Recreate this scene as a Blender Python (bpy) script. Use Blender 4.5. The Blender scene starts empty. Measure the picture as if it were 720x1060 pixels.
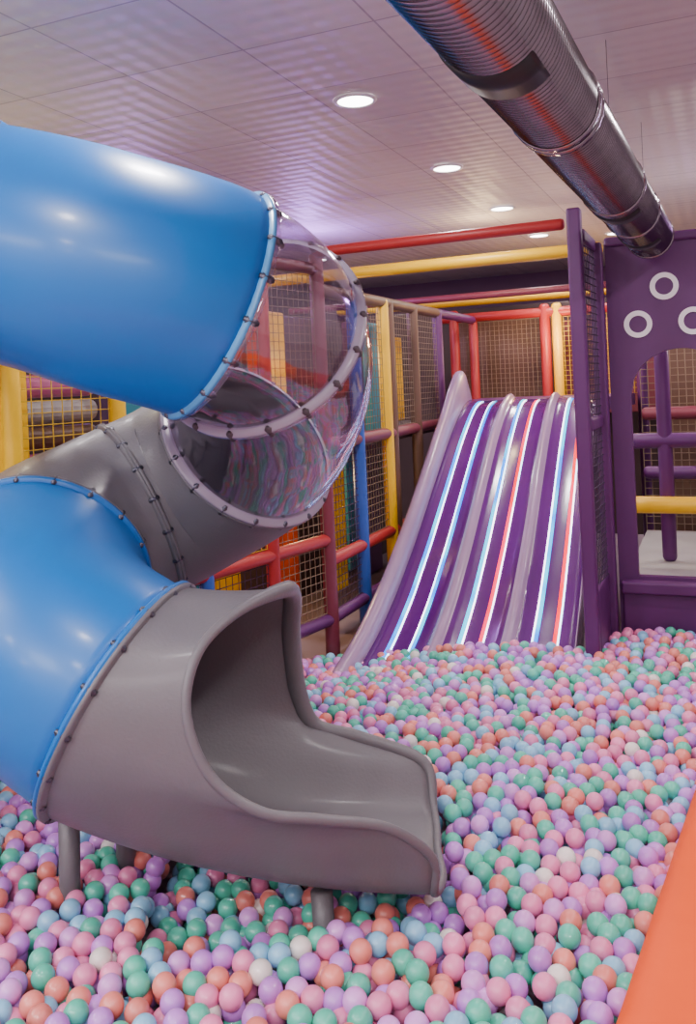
import bpy, bmesh, math, random
import numpy as np
from mathutils import Vector, Matrix
random.seed(7); rng=np.random.default_rng(7)
scene=bpy.context.scene
COL=scene.collection
# ------------------------------------------------------------------ helpers
U=np.array([.395,.919,0.]); V=np.array([.919,-.395,0.]); O=np.array([-.08,5.75,0.])
def SQ(s,q,z=0.): return O+V*s+U*q+np.array([0,0,z])
CEIL=3.15
def new_mat(name):
    m=bpy.data.materials.new(name); m.use_nodes=True
    nt=m.node_tree; b=nt.nodes['Principled BSDF']; return m,nt,b
def M(name,col,rough=.5,metal=0.,noise=.08,nscale=6.,bump=0.,bscale=60.,coat=0.,emis=None,estr=0.,spec=None):
    m,nt,b=new_mat(name)
    N=nt.nodes; L=nt.links
    b.inputs['Roughness'].default_value=rough; b.inputs['Metallic'].default_value=metal
    b.inputs['Coat Weight'].default_value=coat; b.inputs['Coat Roughness'].default_value=.15
    if spec is not None: b.inputs['Specular IOR Level'].default_value=spec
    tc=N.new('ShaderNodeTexCoord')
    nz=N.new('ShaderNodeTexNoise'); nz.inputs['Scale'].default_value=nscale; nz.inputs['Detail'].default_value=3
    L.new(tc.outputs['Object'],nz.inputs['Vector'])
    mx=N.new('ShaderNodeMix'); mx.data_type='RGBA'
    c=np.array(col[:3])
    mx.inputs[6].default_value=(*(c*(1-noise)),1); mx.inputs[7].default_value=(*np.minimum(c*(1+noise),1),1)
    L.new(nz.outputs['Fac'],mx.inputs[0]); L.new(mx.outputs[2],b.inputs['Base Color'])
    if bump>0:
        n2=N.new('ShaderNodeTexNoise'); n2.inputs['Scale'].default_value=bscale
        L.new(tc.outputs['Object'],n2.inputs['Vector'])
        bp=N.new('ShaderNodeBump'); bp.inputs['Strength'].default_value=bump; bp.inputs['Distance'].default_value=.01
        L.new(n2.outputs['Fac'],bp.inputs['Height']); L.new(bp.outputs['Normal'],b.inputs['Normal'])
    if emis is not None:
        b.inputs['Emission Color'].default_value=(*emis,1); b.inputs['Emission Strength'].default_value=estr
    return m
def empty(name,loc=(0,0,0)):
    e=bpy.data.objects.new(name,None); e.empty_display_size=.1; COL.objects.link(e); return e
def mesh_obj(name,verts,faces,mat=None,parent=None,smooth=True,mats=None,midx=None):
    me=bpy.data.meshes.new(name); me.from_pydata([tuple(map(float,v)) for v in verts],[],[tuple(f) for f in faces])
    if mats:
        for m in mats: me.materials.append(m)
        if midx is not None: me.polygons.foreach_set('material_index',midx)
    elif mat: me.materials.append(mat)
    if smooth: me.polygons.foreach_set('use_smooth',[True]*len(me.polygons))
    me.update(); o=bpy.data.objects.new(name,me); COL.objects.link(o)
    if parent: o.parent=parent
    return o
class MB:   # mesh accumulator
    def __init__(s): s.v=[]; s.f=[]; s.m=[]
    def add(s,v,f,mi=0):
        o=len(s.v); s.v+= [tuple(map(float,p)) for p in v]; s.f+=[tuple(i+o for i in q) for q in f]; s.m+=[mi]*len(f)
    def obj(s,name,mats,parent=None,smooth=True):
        if not isinstance(mats,(list,tuple)): mats=[mats]
        return mesh_obj(name,s.v,s.f,parent=parent,smooth=smooth,mats=mats,midx=s.m)
def prism(mb,a,b,r,seg=8,mi=0,cap=True,r2=None):
    a=np.array(a,float); b=np.array(b,float); d=b-a; l=np.linalg.norm(d); d/=l
    h=np.array([0,0,1.]) if abs(d[2])<.9 else np.array([1.,0,0])
    x=np.cross(d,h); x/=np.linalg.norm(x); y=np.cross(d,x)
    r2=r if r2 is None else r2
    vs=[];fs=[]
    for p,rr in ((a,r),(b,r2)):
        for i in range(seg):
            t=2*math.pi*(i+.5)/seg; vs.append(p+rr*(math.cos(t)*x+math.sin(t)*y))
    for i in range(seg): fs.append((i,(i+1)%seg,seg+(i+1)%seg,seg+i))
    if cap: fs.append(tuple(range(seg))[::-1]); fs.append(tuple(range(seg,2*seg)))
    mb.add(vs,fs,mi)
def pad_cyl(mb,a,b,r,mi=0,seg=16):   # foam sleeve with soft rounded ends
    a=np.array(a,float); b=np.array(b,float); d=b-a; l=np.linalg.norm(d); d/=l
    h=np.array([0,0,1.]) if abs(d[2])<.9 else np.array([1.,0,0])
    x=np.cross(d,h); x/=np.linalg.norm(x); y=np.cross(d,x)
    prof=[(0,.0),(0,.6),(.25*r,.88),(.6*r,1.),(l-.6*r,1.),(l-.25*r,.88),(l,.6),(l,0.)]
    vs=[];fs=[]
    for (t,k) in prof:
        for i in range(seg):
            g=2*math.pi*i/seg; vs.append(a+d*t+max(k,.01)*r*(math.cos(g)*x+math.sin(g)*y))
    for j in range(len(prof)-1):
        for i in range(seg): fs.append((j*seg+i,j*seg+(i+1)%seg,(j+1)*seg+(i+1)%seg,(j+1)*seg+i))
    mb.add(vs,fs,mi)
def box_sq(mb,s0,s1,q0,q1,z0,z1,mi=0):
    c=[SQ(s,q,z) for z in (z0,z1) for (s,q) in ((s0,q0),(s1,q0),(s1,q1),(s0,q1))]
    mb.add(c,[(3,2,1,0),(4,5,6,7),(0,1,5,4),(1,2,6,5),(2,3,7,6),(3,0,4,7)],mi)
def net(mb,p0,p1,z0,z1,pitch=.055,r=.0028,mi=0):
    p0=np.array(p0,float);p1=np.array(p1,float); p0[2]=p1[2]=0
    L_=np.linalg.norm(p1-p0); n=max(2,int(L_/pitch)); m=max(2,int((z1-z0)/pitch))
    for i in range(n+1):
        p=p0+(p1-p0)*i/n; prism(mb,p+[0,0,z0],p+[0,0,z1],r,4,mi,False)
    for j in range(m+1):
        z=z0+(z1-z0)*j/m; prism(mb,p0+[0,0,z],p1+[0,0,z],r,4,mi,False)
def bevel(o,w=.01,seg=2):
    m=o.modifiers.new('bevel','BEVEL'); m.width=w; m.segments=seg; m.limit_method='ANGLE'; m.angle_limit=math.radians(40)
    return o
def catmull(P,n,closed=False):
    P=[np.array(p,float) for p in P]; out=[]
    N=len(P); rngs=range(N) if closed else range(N-1)
    for i in rngs:
        if closed: p0,p1,p2,p3=P[i-1],P[i],P[(i+1)%N],P[(i+2)%N]
        else:
            p1,p2=P[i],P[i+1]; p0=P[i-1] if i>0 else 2*p1-p2; p3=P[i+2] if i+2<N else 2*p2-p1
        for k in range(n):
            t=k/n
            out.append(.5*((2*p1)+(-p0+p2)*t+(2*p0-5*p1+4*p2-p3)*t*t+(-p0+3*p1-3*p2+p3)*t**3))
    if not closed: out.append(P[-1])
    return out
def tangents(pts,closed=False):
    n=len(pts); T=[]
    for i in range(n):
        a=pts[i-1] if (i>0 or closed) else pts[i]; b=pts[(i+1)%n] if (i<n-1 or closed) else pts[i]
        t=b-a; T.append(t/np.linalg.norm(t))
    return T
def sweep(name,pts,rad,seg,mat,parent=None,closed=False,solid=0.,T=None):
    pts=[np.array(p,float) for p in pts]; n=len(pts); T=T or tangents(pts,closed)
    if not hasattr(rad,'__len__'): rad=[rad]*n
    vs=[];fs=[]
    for i in range(n):
        x=np.cross(T[i],[0,0,1.]); x/=max(np.linalg.norm(x),1e-6); y=np.cross(x,T[i])
        for k in range(seg):
            g=2*math.pi*k/seg; vs.append(pts[i]+rad[i]*(math.cos(g)*x+math.sin(g)*y))
    m=n if closed else n-1
    for i in range(m):
        j=(i+1)%n
        for k in range(seg): fs.append((i*seg+k,i*seg+(k+1)%seg,j*seg+(k+1)%seg,j*seg+k))
    o=mesh_obj(name,vs,fs,mat,parent)
    if solid: s=o.modifiers.new('solid','SOLIDIFY'); s.thickness=solid; s.offset=-1
    return o
# ------------------------------------------------------------------ materials
m_blue=M('blue_plastic',(.0,.145,.48),.38,noise=.05,nscale=3,bump=.1,bscale=5,coat=.12)
m_grey=M('grey_plastic',(.135,.13,.142),.45,noise=.07,bump=.12,bscale=90,coat=.06)
m_bolt=M('bolt_metal',(.10,.10,.13),.35,metal=.8)
m_boltd=M('dark_bolt',(.06,.04,.05),.5)
m_lilac=M('lilac_gelcoat',(.34,.22,.37),.26,coat=.3)
m_purple=M('purple_gelcoat',(.095,.004,.16),.22,coat=.5)
m_pvc_purple=M('purple_vinyl',(.095,.016,.115),.45,bump=.1,bscale=20)
m_red=M('red_vinyl',(.38,.022,.022),.45,bump=.1,bscale=20)
m_maroon=M('maroon_vinyl',(.18,.03,.05),.5)
m_yellow=M('yellow_vinyl',(.88,.52,.0),.4,bump=.1,bscale=20)
m_orange=M('orange_vinyl',(.75,.075,.0),.55,bump=.15,bscale=12,spec=.25)
m_bluev=M('blue_vinyl',(.03,.10,.42),.45)
m_teal=M('teal_vinyl',(.02,.25,.32),.45)
m_pink=M('pink_vinyl',(.45,.10,.24),.45)
m_brown=M('brown_vinyl',(.12,.06,.035),.5)
m_shadebrown=M('interior_shade_brown',(.05,.026,.026),.6)  # near-black brown paints in the shade inside the play frame
m_netd=M('dark_net',(.04,.015,.05),.8)
m_netb=M('beige_net',(.20,.14,.09),.8)
m_nety=M('yellow_net',(.65,.42,.02),.8)
m_white=M('white_vinyl',(.85,.82,.85),.45)
m_floorpad=M('grey_mat',(.36,.34,.32),.6)
m_wall=M('wall_paint',(.13,.07,.12),.8)
m_wallw=M('wall_paint_light',(.53,.47,.51),.8)
m_floor=M('floor_mat',(.35,.26,.31),.7)
# ceiling tile material
m_ceil,nt,b=new_mat('ceiling_tiles'); N=nt.nodes; L=nt.links
tc=N.new('ShaderNodeTexCoord'); br=N.new('ShaderNodeTexBrick'); br.offset=0; br.squash=1
br.inputs['Scale'].default_value=1; br.inputs['Brick Width'].default_value=.62; br.inputs['Row Height'].default_value=.62
br.inputs['Mortar Size'].default_value=.005; br.inputs['Color1'].default_value=(.64,.595,.59,1); br.inputs['Color2'].default_value=(.70,.65,.64,1)
br.inputs['Mortar'].default_value=(.40,.36,.38,1); L.new(tc.outputs['Object'],br.inputs['Vector'])
sx=N.new('ShaderNodeSeparateXYZ'); L.new(tc.outputs['Object'],sx.inputs[0])
def mth(op,a,bv=None):
    n=N.new('ShaderNodeMath'); n.operation=op
    L.new(a,n.inputs[0])
    if bv is not None:
        if hasattr(bv,'links'): L.new(bv,n.inputs[1])
        else: n.inputs[1].default_value=bv
    return n.outputs[0]
add_=mth('ADD',sx.outputs[0],sx.outputs[1]); sub_=mth('SUBTRACT',sx.outputs[0],sx.outputs[1])
d1=mth('SINE',mth('MULTIPLY',add_,28.)); d2=mth('SINE',mth('MULTIPLY',sub_,28.)); dd=mth('MULTIPLY',d1,d2)
bp=N.new('ShaderNodeBump'); bp.inputs['Strength'].default_value=.35; bp.inputs['Distance'].default_value=.014
L.new(dd,bp.inputs['Height']); L.new(bp.outputs['Normal'],b.inputs['Normal']); L.new(br.outputs['Color'],b.inputs['Base Color'])
b.inputs['Roughness'].default_value=.5
# clear polycarbonate
m_clear,nt,b=new_mat('clear_polycarbonate'); N=nt.nodes; L=nt.links
tr=N.new('ShaderNodeBsdfTransparent'); tr.inputs[0].default_value=(.86,.83,.88,1)
gl=N.new('ShaderNodeBsdfGlossy'); gl.inputs['Roughness'].default_value=.09; gl.inputs['Color'].default_value=(.95,.88,1,1)
lw=N.new('ShaderNodeLayerWeight'); lw.inputs['Blend'].default_value=.5
pw=N.new('ShaderNodeMath'); pw.operation='POWER'; pw.inputs[1].default_value=2.5; L.new(lw.outputs['Facing'],pw.inputs[0])
ma=N.new('ShaderNodeMath'); ma.operation='MULTIPLY_ADD'; ma.inputs[1].default_value=.6; ma.inputs[2].default_value=.15; L.new(pw.outputs[0],ma.inputs[0])
nzz=N.new('ShaderNodeTexNoise'); nzz.inputs['Scale'].default_value=4; bpp=N.new('ShaderNodeBump'); bpp.inputs['Strength'].default_value=.3; bpp.inputs['Distance'].default_value=.04
L.new(nzz.outputs['Fac'],bpp.inputs['Height']); L.new(bpp.outputs['Normal'],gl.inputs['Normal'])
mxs=N.new('ShaderNodeMixShader'); L.new(ma.outputs[0],mxs.inputs[0]); L.new(tr.outputs[0],mxs.inputs[1]); L.new(gl.outputs[0],mxs.inputs[2])
L.new(mxs.outputs[0],N['Material Output'].inputs['Surface'])
# led materials
def led(name,c1,c2,st):
    m,nt,b=new_mat(name); N=nt.nodes;L=nt.links
    tc=N.new('ShaderNodeTexCoord'); nz=N.new('ShaderNodeTexNoise'); nz.inputs['Scale'].default_value=1.9; L.new(tc.outputs['Object'],nz.inputs['Vector'])
    cr=N.new('ShaderNodeValToRGB'); cr.color_ramp.elements[0].position=.45; cr.color_ramp.elements[0].color=(*c1,1)
    cr.color_ramp.elements[1].position=.55; cr.color_ramp.elements[1].color=(*c2,1)
    L.new(nz.outputs['Fac'],cr.inputs[0]); L.new(cr.outputs[0],b.inputs['Emission Color']); b.inputs['Emission Strength'].default_value=st
    b.inputs['Base Color'].default_value=(.02,.02,.02,1); b.inputs['Specular IOR Level'].default_value=.1
    return m
m_ledc=led('led_cyan',(.0,.22,1.),(.0,.60,1.),3.)
m_ledw=led('led_white',(.55,.8,1.),(1.,.85,1.),8.)
m_ledr=led('led_red',(1.,.0,.01),(1.,.01,.08),3.2)
# ------------------------------------------------------------------ room
def wall(name,a,b,z0,z1,mat,inward):
    a=np.array(a);b=np.array(b); th=np.array(inward)*-.12
    vs=[a+[0,0,z0],b+[0,0,z0],b+[0,0,z1],a+[0,0,z1]]; vs+= [v+th for v in vs]
    return mesh_obj(name,vs,[(0,1,2,3),(7,6,5,4),(0,4,5,1),(1,5,6,2),(2,6,7,3),(3,7,4,0)],mat,smooth=False)
S0,S1,Q0,Q1=-5.5,5.2,-8.5,7.2; FZ=-.32
wall('wall_back',SQ(S0,Q1),SQ(S1,Q1),FZ,CEIL,m_wall,-U)
wall('wall_front',SQ(S0,Q0),SQ(S1,Q0),FZ,CEIL,m_wallw,U)
wall('wall_left',SQ(S0,Q0),SQ(S0,Q1),FZ,CEIL,m_wall,V)
wall('wall_right',SQ(S1,Q0),SQ(S1,Q1),FZ,CEIL,m_wallw,-V)
def slab(name,z,th,mat):
    w=S1-S0;d=Q1-Q0
    me=bpy.data.meshes.new(name); bm=bmesh.new(); bmesh.ops.create_cube(bm,size=1)
    for v in bm.verts: v.co=Vector((v.co.x*w,v.co.y*d,v.co.z*th))
    bm.to_mesh(me); bm.free(); me.materials.append(mat)
    o=bpy.data.objects.new(name,me); COL.objects.link(o)
    c=SQ((S0+S1)/2,(Q0+Q1)/2); o.location=(c[0],c[1],z); o.rotation_euler=(0,0,math.atan2(V[1],V[0])); return o
slab('ceiling',CEIL+.06,.12,m_ceil); slab('floor',FZ-.06,.12,m_floor)
# ------------------------------------------------------------------ downlights
m_lamp=M('lamp_lens',(1,1,1),.5,emis=(1.,.95,.92),estr=14.)
m_trim=M('lamp_trim',(.85,.85,.85),.4)
def downlight(s,q,power=27):
    c=SQ(s,q,CEIL); e=empty('ceiling_downlight')
    mb=MB(); seg=32
    rings=[(.09,-.004),(.095,-.012),(.108,-.012),(.115,-.002)]
    vs=[];fs=[]
    for r,z in rings:
        for i in range(seg): g=2*math.pi*i/seg; vs.append((c[0]+r*math.cos(g),c[1]+r*math.sin(g),c[2]+z))
    for j in range(3):
        for i in range(seg): fs.append((j*seg+i,j*seg+(i+1)%seg,(j+1)*seg+(i+1)%seg,(j+1)*seg+i))
    mb.add(vs,fs,0)
    mb.add([(c[0]+.093*math.cos(2*math.pi*i/seg),c[1]+.093*math.sin(2*math.pi*i/seg),c[2]-.008) for i in range(seg)],[tuple(range(seg))[::-1]],1)
    mb.obj('trim_and_lens',[m_trim,m_lamp],e)
    l=bpy.data.lights.new('downlight_lamp','AREA'); l.shape='DISK'; l.size=.17; l.energy=power; l.color=(1.,.92,.93)
    lo=bpy.data.objects.new('lamp',l); COL.objects.link(lo); lo.location=(c[0],c[1],c[2]-.02); lo.parent=e
for q in (-7.7,-6.0,-4.35,-2.69,-1.02,.64,2.3,3.97,5.6):
    for s in (.64,-1.92,3.2): downlight(s,q, 28 if q<2 else 17)
downlight(1.38,4.37,16)
downlight(-4.4,-2.7); downlight(-4.4,-1.0); downlight(-4.4,-4.35)
# unseen fill panels added behind the photographer, soft light on the front faces
def fill_panel(s,q,power):
    e=empty('added_fill_panel'); mb=MB()
    box_sq(mb,s-.62,s+.62,q-.62,q+.62,CEIL-.02,CEIL-.001,0); box_sq(mb,s-.58,s+.58,q-.58,q+.58,CEIL-.024,CEIL-.019,1)
    mb.obj('fill_panel_box',[m_trim,M('fill_panel_glow',(1,1,1),.5,emis=(1,.96,.95),estr=4.)],e,smooth=False)
    l=bpy.data.lights.new('fill_panel_lamp','AREA'); l.shape='SQUARE'; l.size=1.1; l.energy=power; l.color=(1.,.95,.95)
    lo=bpy.data.objects.new('lamp',l); COL.objects.link(lo); c=SQ(s,q,CEIL-.05); lo.location=c; lo.rotation_euler=(0,0,math.atan2(V[1],V[0])); lo.parent=e
fill_panel(-.64,-6.8,80); fill_panel(1.9,-6.8,80); fill_panel(-3.2,-5.2,80); fill_panel(-3.2,-3.5,65)
# ------------------------------------------------------------------ air duct
duct=empty('air_duct')
m_duct=M('duct_foil',(.25,.22,.24),.23,metal=1.,noise=.3,nscale=8)
m_dark=M('duct_black_grille',(.008,.008,.01),.5)
def D(y,dz=0): return np.array([.325+.459*(y-1.94),y,2.5+dz])
ya,yb=-.6,5.42
L_=np.linalg.norm(D(yb)-D(ya)); nr=int(L_/.0065)
pts=[D(ya+(yb-ya)*i/nr) for i in range(nr+1)]
DR=.130
rad=[DR+(.009,.003,-.004,.003)[i%4] for i in range(nr+1)]
sweep('ribbed_duct',pts,rad,40,m_duct,duct)
dirD=(D(1)-D(0)); dirD/=np.linalg.norm(dirD); sideD=np.cross(dirD,[0,0,1.]); sideD/=np.linalg.norm(sideD)
mb=MB()
def band(y,w,r,a0,a1,mi,th=.006):
    seg=24; vs=[];fs=[]
    for k in (-.5,.5):
        for rr in (r,r+th):
            for i in range(seg+1):
                g=a0+(a1-a0)*i/seg
                vs.append(D(y)+dirD*k*w+rr*(math.cos(g)*sideD+math.sin(g)*np.array([0,0,1.])))
    n=seg+1
    for i in range(seg):
        fs+= [(n+i,n+i+1,3*n+i+1,3*n+i),(i,i+1,n+i+1,n+i),(2*n+i,3*n+i,3*n+i+1,2*n+i+1)]
    fs+=[(0,n,3*n,2*n),(n-1,2*n-1,4*n-1,3*n-1)]
    mb.add(vs,fs,mi)
for y in (2.72,2.77,3.9,4.55,5.38,1.5): band(y,.025,DR+.007,0,2*math.pi,0,.008)
for y,w in ((2.12,.17),(4.05,.13),(4.95,.12),(.9,.2)): band(y,w,DR+.004,math.pi*.85,math.pi*1.75,1,.010)
mb.obj('collars_and_grilles',[m_duct,m_dark],duct)
mb=MB()
for y in (1.0,2.4,3.9,5.2): prism(mb,D(y)+[0,0,DR-.01],D(y)*[1,1,0]+[0,0,CEIL],.0012,6)
mb.obj('hanger_wires',m_bolt,duct)
# ------------------------------------------------------------------ spiral tube slide
ts=empty('spiral_tube_slide')
R=.385
path=[(-2.7,3.75,2.58),(-2.1,3.3,2.42),(-1.55,3.04,2.28),(-1.05,2.94,2.155),(-.74,2.88,2.05),(-.44,2.93,1.945),
      (-.31,3.13,1.84),(-.30,3.40,1.66),(-.43,3.68,1.43),(-.74,3.82,1.24),(-1.05,3.68,1.10),(-1.2,3.38,1.0),(-1.08,3.06,.82),(-.79,2.88,.655),(-.29,2.88,.37)]
iF1,iF2,iA,iF3=5,8.0,11,13
n=12
full=catmull(path,n); TT=tangents(full)
def sec(i0,i1): return full[int(i0*n):int(i1*n)+1],TT[int(i0*n):int(i1*n)+1]
p,t=sec(0,iF1); sweep('upper_blue_tube',p,R,64,m_blue,ts,T=t,solid=.012)
p,t=sec(iF1,iF2); sweep('clear_tube',p,R,64,m_clear,ts,T=t)
p,t=sec(iF2,iA); sweep('grey_tube',p,R,64,m_grey,ts,T=t,solid=.012)
p,t=sec(iA,iF3); sweep('lower_blue_tube',p,R,64,m_blue,ts,T=t,solid=.012)
def flange(name,c,t,mat,r=R,lip=.035,th=.03,nb=18,mat2=None,mbolt=None,bs=1.):
    x=np.cross(t,[0,0,1.]); x/=np.linalg.norm(x); y=np.cross(x,t)
    prof=[(r-.005,-th/2-.012),(r+.012,-th/2-.006),(r+lip-.004,-th/2),(r+lip,-th/2+.004),(r+lip,-.002),(r+lip-.006,0),(r+lip,.002),(r+lip,th/2-.004),(r+lip-.004,th/2),(r+.012,th/2+.006),(r-.005,th/2+.012)]
    seg=72; vs=[];fs=[];mi=[]
    for rr,d in prof:
        for i in range(seg): g=2*math.pi*i/seg; vs.append(c+t*d+rr*(math.cos(g)*x+math.sin(g)*y))
    for j in range(len(prof)-1):
        for i in range(seg): fs.append((j*seg+i,j*seg+(i+1)%seg,(j+1)*seg+(i+1)%seg,(j+1)*seg+i)); mi.append(0 if j<5 else 1)
    mesh_obj(name,vs,fs,parent=ts,mats=[mat,mat2 or mat],midx=mi)
    mb=MB()
    for i in range(nb):
        g=2*math.pi*(i+.3)/nb; q=c+(r+lip*.55)*(math.cos(g)*x+math.sin(g)*y)
        prism(mb,q-t*(th/2+.010)*bs,q+t*(th/2+.010)*bs,.008*bs,8)
        prism(mb,q-t*(th/2+.004)*bs,q+t*(th/2+.004)*bs,.012*bs,12)
    mb.obj(name+'_bolts',mbolt or m_bolt,ts)
m_lipsheen=M('blue_lip_sheen',(.08,.30,.58),.3)  # paler blue puts the gloss light on the lip into its colour
m_lipclear=M('frosted_lip',(.30,.26,.33),.25)
flange('flange_upper',full[iF1*n],TT[iF1*n],m_lipsheen,mat2=m_clear,lip=.026)
i=int(5.92*n); flange('flange_clear_mid',full[i],TT[i],m_lipclear,mat2=m_clear,lip=.024,th=.026,nb=18,mbolt=m_boltd,bs=1.1)
i=int(iF2*n); flange('flange_clear',full[i],TT[i],m_lipclear,mat2=m_grey,lip=.026)
flange('flange_grey',full[iA*n],TT[iA*n],m_grey,mat2=m_blue,lip=.026)
flange('flange_entry',full[int(2.6*n)],TT[int(2.6*n)],m_blue,lip=.03)
i=int(9.6*n); flange('flange_grey_mid',full[i],TT[i],m_grey,lip=.024,th=.024)
# exit chute
c=full[iF3*n]; t=TT[iF3*n]; side=np.cross(t,[0,0,1.]); side/=np.linalg.norm(side); up=np.cross(side,t)
rim=[(0,.24,3.07,.0),(20,.24,2.90,.0),(40,.20,2.76,.035),(54,.195,2.72,.165),(65,.06,2.65,.30),(75,-.14,2.56,.38),(86,-.31,2.50,.44),
 (100,-.45,2.49,.56),(115,-.51,2.51,.74),(132,-.475,2.58,.89),(152,-.37,2.72,.965),(180,-.255,2.92,.975),(208,-.235,3.12,.91),(238,-.26,3.30,.72),
 (262,-.25,3.38,.48),(280,-.19,3.40,.33),(295,-.02,3.41,.27),(308,.225,3.40,.17),(326,.25,3.31,.04),(343,.25,3.19,.01)]
cp=[(x,y,z,a) for a,x,y,z in rim]
rs=[]
for i in range(len(cp)):
    P_=[np.array(cp[(i+k)%len(cp)],float) for k in (-1,0,1,2)]
    if i-1<0: P_[0][3]-=360
    if i+1>=len(cp): P_[2][3]+=360
    if i+2>=len(cp): P_[3][3]+=360
    p0,p1,p2,p3=P_
    for k in range(6):
        tt=k/6; rs.append(.5*((2*p1)+(-p0+p2)*tt+(2*p0-5*p1+4*p2-p3)*tt*tt+(-p0+3*p1-3*p2+p3)*tt**3))
ns=28; vs=[];fs=[]; nn=len(rs)
for a in rs:
    g=math.radians(a[3]); A=c+(R+.012)*(math.sin(g)*side-math.cos(g)*up); Rm=a[:3]
    dist=np.linalg.norm(Rm-A); k=.5*(1-math.cos(g))      # 0 bottom 1 top
    h0=np.array([.86,.0,-.44*(1-.6*k)]); C1=A+h0*dist*.5
    for j in range(ns+1):
        s=j/ns; vs.append((1-s)**2*A+2*s*(1-s)*C1+s*s*Rm)
for i in range(nn):
    for j in range(ns): fs.append((i*(ns+1)+j,((i+1)%nn)*(ns+1)+j,((i+1)%nn)*(ns+1)+j+1,i*(ns+1)+j+1))
o=mesh_obj('exit_chute',vs,fs,m_grey,ts); sm=o.modifiers.new('solid','SOLIDIFY'); sm.thickness=.016; sm.offset=0
rr_=[.016+.022*max(0,math.sin(math.radians(a[3]-150)*1.0)) if 150<a[3]<330 else .016 for a in rs]
sweep('exit_rim',[a[:3] for a in rs],rr_,12,m_grey,ts,closed=True)
flange('flange_exit',c,t,m_blue,mat2=m_grey,r=R+.008,lip=.03,th=.03)
mb=MB()
prism(mb,(-1.04,2.98,FZ),(-1.02,2.98,.26),.036,14)
prism(mb,(-.90,3.20,FZ),(-.88,3.18,.36),.036,14)
prism(mb,(-.15,2.80,FZ),(-.16,2.82,.02),.036,14); prism(mb,(-.15,3.28,FZ),(-.16,3.26,.02),.036,14)
mb.obj('support_legs',m_grey,ts)
mb=MB()
prism(mb,(-.85,4.12,FZ),(-.8,3.98,.95),.035,12); prism(mb,(-1.55,3.45,FZ),(-1.5,3.42,.75),.035,12)
mb.obj('support_posts',m_bolt,ts)
# ------------------------------------------------------------------ wave slide
ws=empty('wave_slide')
qt=np.linspace(-.4,3.05,110)
zt=np.interp(qt,[-.4,0,.3,.7,1.2,1.7,2.2,2.6,2.85,3.05],[-.25,-.17,-.07,.12,.43,.78,1.13,1.36,1.46,1.47])
ker=np.ones(9)/9; zt=np.convolve(np.pad(zt,4,mode='edge'),ker,'valid')
def W(q): return 1.46-.15*(q/3.)
def wx(sig,q): return sig*W(q)
cols=[]
left=.10; divw=.095
tot=1.46; lw_=(tot-left-.02-2*divw)/3
x=left
def addlane(x):
    for f in np.linspace(0,1,9)[:-1]: cols.append(((x+f*lw_)/tot,-.035*math.sin(math.pi*f),0))
def adddiv(x):
    for f in np.linspace(0,1,9)[:-1]: cols.append(((x+f*divw)/tot,.045*math.sin(math.pi*f),1))
addlane(x); x+=lw_; adddiv(x); x+=divw; addlane(x); x+=lw_; adddiv(x); x+=divw; addlane(x); x+=lw_
cols.append((x/tot,0,0))
vs=[];fs=[];mi=[]
for q,z in zip(qt,zt):
    for sg,dz,_ in cols: vs.append(SQ(wx(sg,q),q,z+dz))
nc=len(cols)
for i in range(len(qt)-1):
    for j in range(nc-1): fs.append((i*nc+j,i*nc+j+1,(i+1)*nc+j+1,(i+1)*nc+j)); mi.append(cols[j][2])
o=mesh_obj('slide_surface',vs,fs,parent=ws,mats=[m_purple,m_lilac],midx=mi); sm=o.modifiers.new('s','SOLIDIFY'); sm.thickness=.03; sm.offset=-1
def sidewall(name,s_in,s_out,hs):
    h=np.interp(qt,*hs); h=np.convolve(np.pad(h,3,mode='edge'),np.ones(7)/7,'valid')
    vs=[];fs=[]
    for q,z,hh in zip(qt,zt,h):
        a=wx(s_out/tot,q); b_=wx(s_in/tot,q); w=b_-a
        sec_=[(a,-.22),(a-.1*w,-.05),(a,hh-.035),(a+.2*w,hh-.006),(a+.45*w,hh),(a+.7*w,hh-.01),(a+.86*w,hh-.04),(b_,.0),(b_,-.08)]
        for s,dz in sec_: vs.append(SQ(s,q,z+dz))
    m=9
    for i in range(len(qt)-1):
        for j in range(m): fs.append((i*m+j,i*m+(j+1)%m,(i+1)*m+(j+1)%m,(i+1)*m+j))
    fs.append(tuple(range(m))[::-1]); fs.append(tuple((len(qt)-1)*m+k for k in range(m)))
    mesh_obj(name,vs,fs,m_lilac,ws)
sidewall('side_wall_near',left,-.02,([-.4,0,.5,1.5,2.3,2.65,2.85,2.98,3.05],[.07,.1,.13,.14,.17,.27,.32,.28,.05]))
sidewall('side_wall_far',x,tot+.0,([-.4,0,.5,1.5,2.3,2.65,2.85,2.98,3.05],[.03,.05,.08,.08,.1,.12,.14,.12,.03]))
k=0
for ln in range(3):
    x0=left+ln*(lw_+divw)
    for f,m1,m2 in (((.32,m_ledc,m_ledw),(.68,m_ledw,m_ledc)),((.30,m_ledc,m_ledw),(.66,m_ledr,m_ledw)),((.28,m_ledw,m_ledc),(.68,m_ledr,m_ledw)))[ln]:
        for dd_,mm in (((-.028,.0),m1),((.0,.012) if m2 is m_ledw else (.0,.028),m2)):
            if m1 is m_ledw and mm is m_ledw: dd_=(-.012,0.)
            vs=[];fs=[]
            for q,z in zip(qt,zt):
                for d in dd_:
                    ff=f+d/lw_; vs.append(SQ(wx((x0+ff*lw_)/tot,q),q,z-.035*math.sin(math.pi*ff)+.006))
            for i in range(len(qt)-1): fs.append((2*i,2*i+1,2*i+3,2*i+2))
            mesh_obj('led_strip_%d'%k,vs,fs,mm,ws); k+=1
mb=MB(); box_sq(mb,-.12,1.5,3.04,4.3,1.33,1.45); mb.obj('top_platform',m_pvc_purple,ws,smooth=False)
mb=MB()
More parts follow.
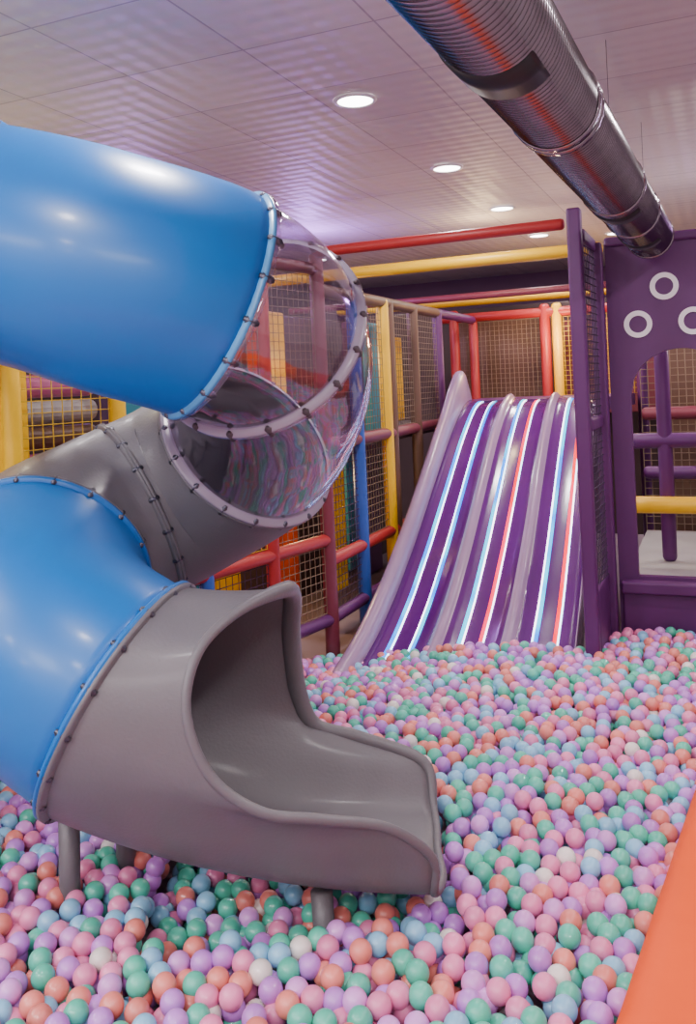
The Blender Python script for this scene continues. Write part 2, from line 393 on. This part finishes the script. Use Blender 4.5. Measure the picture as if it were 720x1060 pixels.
for s in (.05,1.3):
    for q in (1.7,2.9): prism(mb,SQ(s,q,FZ),SQ(s,q,np.interp(q,qt,zt)-.08),.03,10)
mb.obj('legs',m_bolt,ws)
# ------------------------------------------------------------------ play structure
ps=empty('soft_play_frame')
mats=[m_red,m_yellow,m_pvc_purple,m_maroon,m_bluev,m_brown,m_teal,m_pink,m_orange,m_white,m_floorpad,m_shadebrown]
RED,YEL,PUR,MAR,BLU,BRN,TEA,PNK,ORA,WHT,GRY,SHD=range(12)
posts=MB(); beams=MB(); panels=MB(); nets=MB()
T=2.58
sA=-.2
for q,cm in ((.2,MAR),(.82,BLU),(1.45,YEL),(1.57,BRN),(2.2,BRN),(2.95,PUR),(4.3,RED)):
    pad_cyl(posts,SQ(sA,q,FZ),SQ(sA,q,2.36 if q>.3 else T),.05,cm)
for z,cm in ((2.33,BRN),(1.25,MAR),(.45,RED),(.05,PUR)): pad_cyl(beams,SQ(sA,.2,z),SQ(sA,2.95,z),.045,cm)
pad_cyl(beams,SQ(sA,2.95,2.33),SQ(sA,4.3,2.33),.045,PUR)
# roof beams
pad_cyl(beams,SQ(sA,.16,T),SQ(1.5,.16,T),.036,RED)
pad_cyl(beams,SQ(-1.6,1.35,T),SQ(1.58,1.35,T),.048,YEL)
pad_cyl(beams,SQ(-2.0,4.64,T),SQ(1.6,4.64,T),.055,YEL)
pad_cyl(beams,SQ(-2.0,3.3,2.5),SQ(1.6,3.3,2.5),.035,MAR)
# back frame
pad_cyl(beams,SQ(-.6,4.3,2.36),SQ(1.6,4.3,2.36),.05,RED)
for s,cm in ((-.42,RED),(.73,YEL),(.60,RED),(1.58,PUR)): pad_cyl(posts,SQ(s,4.3,FZ),SQ(s,4.3,2.45),.055,cm)
net(nets,SQ(-.42,4.3),SQ(.6,4.3),1.45,2.3,.05,.0035,1)
net(nets,SQ(.75,4.3),SQ(1.55,4.3),1.45,2.3,.05,.0035,2)
box_sq(panels,-.5,.62,4.6,4.65,1.4,2.33,BRN)
box_sq(panels,.62,1.7,5.4,5.45,1.2,2.33,MAR)
box_sq(panels,-3.2,2.6,5.9,5.95,FZ,2.6,SHD)  # dark sheet added for the dim depth behind the nets
net(nets,SQ(sA,.25),SQ(sA,.78),1.3,2.28,.05,.003,1)
net(nets,SQ(sA,.87),SQ(sA,1.40),1.3,2.28,.05,.003,1)
net(nets,SQ(sA,1.62),SQ(sA,2.15),1.3,2.28,.05,.003,1)
net(nets,SQ(sA,2.25),SQ(sA,2.9),1.3,2.28,.05,.003,1)
net(nets,SQ(sA,.25),SQ(sA,.78),.1,1.2,.05,.003,0)
net(nets,SQ(sA,.87),SQ(sA,1.40),.5,1.2,.05,.003,1)
box_sq(panels,-1.4,-1.35,.1,4.3,FZ,2.33,SHD)
for s,q,w,z0,z1,cm in ((-1.1,1.2,.3,1.3,2.3,YEL),(-.5,1.95,.3,1.25,2.2,TEA),(-.55,2.65,.25,1.3,2.1,YEL),(-.9,.6,.25,1.3,2.2,ORA),(-1.1,2.9,.3,1.3,2.3,BRN),(-.7,.5,.3,0,1.15,ORA),(-.6,1.2,.3,0,1.1,YEL),(-.8,2.0,.3,0,1.2,TEA),(-1.1,3.2,.4,-.3,1.2,PUR)):
    box_sq(panels,s-.04,s+.04,q-w/2,q+w/2,z0,z1,cm)
box_sq(panels,-1.35,-.25,.3,4.2,1.17,1.23,SHD)
P0=SQ(-.2,.2); dB=np.array([-.568,-.823,0.]); nB=np.array([-.823,.568,0.])
def B(k,d=0,z=0): return P0+dB*k+nB*d+np.array([0,0,z])
cl=[PUR,RED,BLU,YEL,YEL,YEL,PUR]
for i_,k in enumerate((.0,.6,1.2,1.8,2.42,3.1,4.0)):
    if i_==0: continue
    pad_cyl(posts,B(k,0,FZ),B(k,0,2.5 if k<2.5 else 1.3),.045,cl[i_])
for z,cm,k0,k1 in ((2.47,MAR,0,2.42),(1.22,PUR,0,4.0),(.6,RED,0,2.4),(.05,PUR,0,4.0)): pad_cyl(beams,B(k0,.0,z),B(k1,.0,z),.042,cm)
for k0,k1,z0,z1,c_ in ((.05,.55,.1,1.17,1),(.65,1.15,.1,.55,0),(.65,1.15,.65,1.17,2),(1.25,1.75,.1,1.17,0),(1.85,2.37,.1,1.17,1),(2.47,3.05,-.1,1.17,0),(3.15,3.95,-.1,1.17,0),(1.85,2.37,1.3,2.4,2),(.05,.55,1.27,2.42,1),(.65,1.15,1.27,2.42,1)):
    net(nets,B(k0),B(k1),z0,z1,.055,.0032,c_)
def boxB(k0,k1,d0,d1,z0,z1,mi):
    c_=[B(k,d,z) for z in (z0,z1) for (k,d) in ((k0,d0),(k1,d0),(k1,d1),(k0,d1))]
    panels.add(c_,[(3,2,1,0),(4,5,6,7),(0,1,5,4),(1,2,6,5),(2,3,7,6),(3,0,4,7)],mi)
boxB(.15,4.0,.08,1.6,1.15,1.21,SHD)
boxB(.6,4.6,1.6,1.65,FZ,2.5,SHD)
for k,w,z0,z1,cm in ((.2,.25,-.3,1.1,YEL),(.6,.2,-.3,1.1,TEA),(.95,.25,-.3,1.1,PUR),(1.3,.25,-.3,1.1,ORA),(1.7,.3,-.3,1.1,PNK),(2.2,.3,-.3,1.1,BLU),(2.7,.4,-.3,1.1,PUR),(3.4,.5,-.3,1.1,MAR),
                     (.4,.3,1.2,2.4,BRN),(1.0,.3,1.2,2.4,TEA),(2.35,.35,1.2,2.4,YEL),(3.0,.4,1.2,2.4,PUR)):
    boxB(k-w/2,k+w/2,.75,.8,z0,z1,cm)
boxB(2.3,2.42,.04,.12,1.25,2.3,YEL); boxB(2.3,2.6,.2,.26,1.25,1.75,YEL)
for j in range(6): pad_cyl(panels,B(1.83,.15,1.33+j*.13),B(2.3,.15,1.33+j*.13),.058,(PNK,BRN,GRY,PNK,BRN,TEA)[j])
posts.obj('padded_posts',mats,ps); beams.obj('padded_beams',mats,ps)
bevel(panels.obj('foam_panels',mats,ps,smooth=False),.012,2)
nets.obj('safety_nets',[m_netd,m_netb,m_nety],ps)
# ------------------------------------------------------------------ netted side panel (purple)
sp=empty('netted_side_barrier'); mb=MB()
def postbox(mb,s,q,w,z0,z1,mi=0): box_sq(mb,s-w/2,s+w/2,q-w/2,q+w/2,z0,z1,mi)
postbox(mb,1.565,.12,.085,FZ,2.66); postbox(mb,1.615,.67,.08,FZ,2.52)
for z in (2.5,1.35): box_sq(mb,1.57,1.62,.15,.66,z-.04,z+.04)
box_sq(mb,1.575,1.61,.15,.66,FZ,.35)
bevel(mb.obj('padded_frame',m_pvc_purple,sp,smooth=False),.015,3)
mb=MB(); net(mb,SQ(1.58,.17),SQ(1.61,.64),.35,2.46,.045,.004,0); mb.obj('net',m_netd,sp)
# ------------------------------------------------------------------ arched panel wall
ap=empty('arched_entry_panel')
qW=.72; s0,s1=1.665,3.7; zb,zt_=FZ,2.52; sill=.32; cs,hw,spr=2.105,.315,1.50
svals=sorted(set([s0]+list(np.linspace(cs-hw,cs+hw,29))+[s1]))
mb=MB(); th=.06
def arch(s): return spr+.30*math.sqrt(max(0,1-((s-cs)/hw)**2))
def cell(sa,sb,za,zb2,zc,zd):
    f=[SQ(sa,qW,za),SQ(sb,qW,zb2),SQ(sb,qW,zc),SQ(sa,qW,zd)]; bk=[p+U*th for p in f]
    mb.add(f+bk,[(0,1,2,3),(7,6,5,4),(0,4,5,1),(3,2,6,7)])
for a_,b_ in zip(svals[:-1],svals[1:]):
    if a_>=cs-hw-1e-6 and b_<=cs+hw+1e-6:
        cell(a_,b_,zb,zb,sill,sill); cell(a_,b_,arch(a_),arch(b_),zt_,zt_)
    else: cell(a_,b_,zb,zb,zt_,zt_)
for s in (cs-hw,cs+hw): mb.add([SQ(s,qW,sill),SQ(s,qW+th,sill),SQ(s,qW+th,spr),SQ(s,qW,spr)],[(0,1,2,3)])
mb.obj('panel_board',m_pvc_purple,ap,smooth=False)
mb=MB(); box_sq(mb,s0+.02,s1,qW-.09,qW,.22,.30); box_sq(mb,s0+.02,s1,qW-.03,qW,FZ,.22); box_sq(mb,s0,s1,qW-.03,qW+th+.02,zt_-.03,zt_+.03)
bevel(mb.obj('ledge_and_cap',m_pvc_purple,ap,smooth=False),.015,3)
mb=MB()
for s,z in ((2.026,2.205),(1.856,1.97),(2.19,1.97),(2.9,1.9),(3.2,2.1)):
    seg=40; vs=[];fs=[]
    for r,d in ((.056,0.),(.056,.012),(.088,.012),(.088,0.)):
        for i in range(seg):
            g=2*math.pi*i/seg; vs.append(SQ(s+r*math.cos(g),qW-d,z+r*math.sin(g)))
    for j in range(3):
        for i in range(seg): fs.append((j*seg+i,j*seg+(i+1)%seg,(j+1)*seg+(i+1)%seg,(j+1)*seg+i))
    mb.add(vs,fs)
mb.obj('bubble_rings',m_white,ap,smooth=False)
mb=MB(); mbb=MB(); mn=MB()
box_sq(mbb,1.7,3.7,qW+th,2.6,.2,.3,2)
pad_cyl(mb,SQ(1.7,1.35,1.16),SQ(3.7,1.35,1.16),.055,0); pad_cyl(mb,SQ(1.7,1.2,.72),SQ(3.7,1.2,.72),.06,1)
pad_cyl(mb,SQ(1.95,1.35,.3),SQ(1.95,1.35,2.4),.05,0); pad_cyl(mb,SQ(2.75,1.35,.3),SQ(2.75,1.35,2.4),.05,0)
pad_cyl(mb,SQ(1.7,2.6,1.3),SQ(3.7,2.6,1.3),.055,3); pad_cyl(mb,SQ(1.7,2.55,.8),SQ(3.7,2.55,.8),.055,0)
net(mn,SQ(1.7,2.6),SQ(3.7,2.6),.3,2.4,.06,.004)
box_sq(mbb,1.9,3.7,3.0,3.05,.2,2.4,4); box_sq(mbb,2.2,2.8,1.9,2.0,.3,.9,0)
mb.obj('inner_padded_bars',[m_pvc_purple,m_yellow,m_red,m_maroon],ap)
mbb.obj('inner_platform',[m_pvc_purple,m_yellow,m_floorpad,m_maroon,m_brown],ap,smooth=False)
mn.obj('inner_net',m_netb,ap)
# ------------------------------------------------------------------ orange pit border
bd=empty('padded_pit_border')
def bl(y): return np.array([.495+.565*(y-1.875),y,0.])
def borderpiece(name,a,b_,nvec,mat):
    prof=[(0,FZ),(0,.18),(.012,.235),(.045,.265),(.09,.27),(.36,.27),(.39,.255),(.4,.2),(.4,FZ)]
    vs=[];fs=[];K=24
    for i in range(K+1):
        p=a+(b_-a)*i/K
        for o_,z in prof: vs.append(p+nvec*o_+np.array([0,0,z]))
    m=len(prof)
    for i in range(K):
        for j in range(m-1): fs.append((i*m+j,i*m+j+1,(i+1)*m+j+1,(i+1)*m+j))
    fs.append(tuple(range(m))); fs.append(tuple(K*m+k for k in range(m))[::-1])
    return mesh_obj(name,vs,fs,mat,bd)
nv=np.array([.8706,-.492,0.])
borderpiece('long_pad',bl(.55),bl(3.1),nv,m_orange)
borderpiece('long_pad_far',bl(3.11),bl(5.25),nv,m_red)
borderpiece('end_pad',np.array([-3.2,.55,0.]),np.array([-.26,.55,0.]),np.array([0,-1.,0]),m_orange)
# ------------------------------------------------------------------ balls
br_=.0345
poly=[(-3.15,1.75),(-.28,5.95),(-.02,5.95),(1.45,5.33),(1.72,5.7),(2.44,5.38),(-.20,.62),(-3.15,.62)]
def inside(x,y):
    c_=False; j=len(poly)-1
    for i in range(len(poly)):
        xi,yi=poly[i]; xj,yj=poly[j]
        if (yi>y)!=(yj>y) and x<(xj-xi)*(y-yi)/(yj-yi)+xi: c_=not c_
        j=i
    return c_
def level(x,y):
    z=-.16*math.exp(-((x+.25)**2+(y-5.85)**2)/.8)+.012*math.sin(2.3*x+1)*math.cos(1.9*y)+.01*math.sin(5*x+3*y)
    if -.75<x<.30 and 2.68<y<3.46: z-=.10
    return z
pos=[]
for layer,(dz,md) in enumerate(((0,1.76),(-.042,1.8),(-.085,1.9))):
    cell_=br_*md; grid={}; tries=140000 if layer<1 else 60000
    xs=rng.uniform(-3.15,2.5,tries); ys=rng.uniform(.62,5.95,tries)
    for x_,y_ in zip(xs,ys):
        gx,gy=int(x_/cell_+500),int(y_/cell_+500); ok=True
        for ax in (-1,0,1):
            for ay in (-1,0,1):
                for (px,py) in grid.get((gx+ax,gy+ay),()):
                    if (px-x_)**2+(py-y_)**2<cell_*cell_: ok=False;break
                if not ok: break
            if not ok: break
        if not ok or not inside(x_,y_): continue
        grid.setdefault((gx,gy),[]).append((x_,y_))
        pos.append((x_,y_,level(x_,y_)-br_+dz+rng.uniform(-.012,.012)))
pal=np.array([(.55,.22,.72),(.09,.56,.39),(.82,.23,.19),(.84,.24,.46),(.26,.57,.82),(.86,.79,.75),(.70,.30,.76)])
pr=[.21,.22,.13,.18,.14,.04,.08]
me=bpy.data.meshes.new('ball_pit_balls'); me.from_pydata(pos,[],[])
att=me.attributes.new('bcol','FLOAT_COLOR','POINT')
ci=rng.choice(len(pal),len(pos),p=pr); cc=np.ones((len(pos),4)); cc[:,:3]=pal[ci]*rng.uniform(.88,1.08,(len(pos),1)); att.data.foreach_set('color',cc.ravel())
balls=bpy.data.objects.new('ball_pit_balls',me); COL.objects.link(balls)
m_ball,nt,b=new_mat('pearl_ball_plastic'); N=nt.nodes;L=nt.links
an=N.new('ShaderNodeAttribute'); an.attribute_type='INSTANCER'; an.attribute_name='bcol'
L.new(an.outputs['Color'],b.inputs['Base Color']); b.inputs['Roughness'].default_value=.32; b.inputs['Coat Weight'].default_value=.35
me.materials.append(m_ball)
g=bpy.data.node_groups.new('ball_scatter','GeometryNodeTree')
g.interface.new_socket('Geometry',in_out='INPUT',socket_type='NodeSocketGeometry'); g.interface.new_socket('Geometry',in_out='OUTPUT',socket_type='NodeSocketGeometry')
gi=g.nodes.new('NodeGroupInput'); go=g.nodes.new('NodeGroupOutput'); iop=g.nodes.new('GeometryNodeInstanceOnPoints')
ico=g.nodes.new('GeometryNodeMeshIcoSphere'); ico.inputs['Radius'].default_value=br_; ico.inputs['Subdivisions'].default_value=4
ss=g.nodes.new('GeometryNodeSetShadeSmooth'); smt=g.nodes.new('GeometryNodeSetMaterial'); smt.inputs['Material'].default_value=m_ball
g.links.new(ico.outputs['Mesh'],ss.inputs[0]); g.links.new(ss.outputs[0],smt.inputs['Geometry']); g.links.new(smt.outputs[0],iop.inputs['Instance'])
g.links.new(gi.outputs[0],iop.inputs['Points']); g.links.new(iop.outputs[0],go.inputs[0])
md=balls.modifiers.new('scatter','NODES'); md.node_group=g
# ------------------------------------------------------------------ accent lights (purple LED glow; warm points added to brighten the structure)
def plight(loc,col,e,r=.08):
    l=bpy.data.lights.new('glow_fill','POINT'); l.energy=e; l.color=col; l.shadow_soft_size=r
    o=bpy.data.objects.new('glow_fill_point',l); COL.objects.link(o); o.location=loc; o.parent=ps
plight(SQ(-1.2,2.2,2.75),(.5,.22,1.),48)
plight(SQ(-2.2,.8,2.6),(.6,.28,1.),45)
plight(SQ(3.0,1.6,2.85),(.7,.3,1.),20)
plight(SQ(.8,3.9,2.1),(1.,.65,.35),30)
plight(SQ(.4,2.6,2.85),(1.,.70,.35),16)
plight(SQ(-.8,1.0,.9),(1.,.65,.3),20)
plight(SQ(-.7,1.6,1.9),(1.,.7,.3),12)
plight(B(1.5,.5,.9),(1.,.55,.4),16); plight(B(2.2,.5,2.2),(1.,.88,.6),16)
plight(SQ(2.4,1.8,2.0),(1.,.85,.7),28)
w=bpy.data.worlds.new('world'); scene.world=w; w.use_nodes=True
w.node_tree.nodes['Background'].inputs[0].default_value=(.6,.6,.7,1); w.node_tree.nodes['Background'].inputs[1].default_value=.3
# ------------------------------------------------------------------ camera
cam=bpy.data.cameras.new('camera'); co=bpy.data.objects.new('camera',cam); COL.objects.link(co)
cam.sensor_fit='VERTICAL'; cam.sensor_height=36; cam.lens=900/1060*36; cam.shift_y=-130/1060; cam.clip_start=.05
co.matrix_world=Matrix.Translation((0,0,1.65))@Matrix.Rotation(math.radians(90),4,'X')@Matrix.Rotation(math.radians(-2.6),4,'Z')
scene.camera=co
print('balls',len(pos))
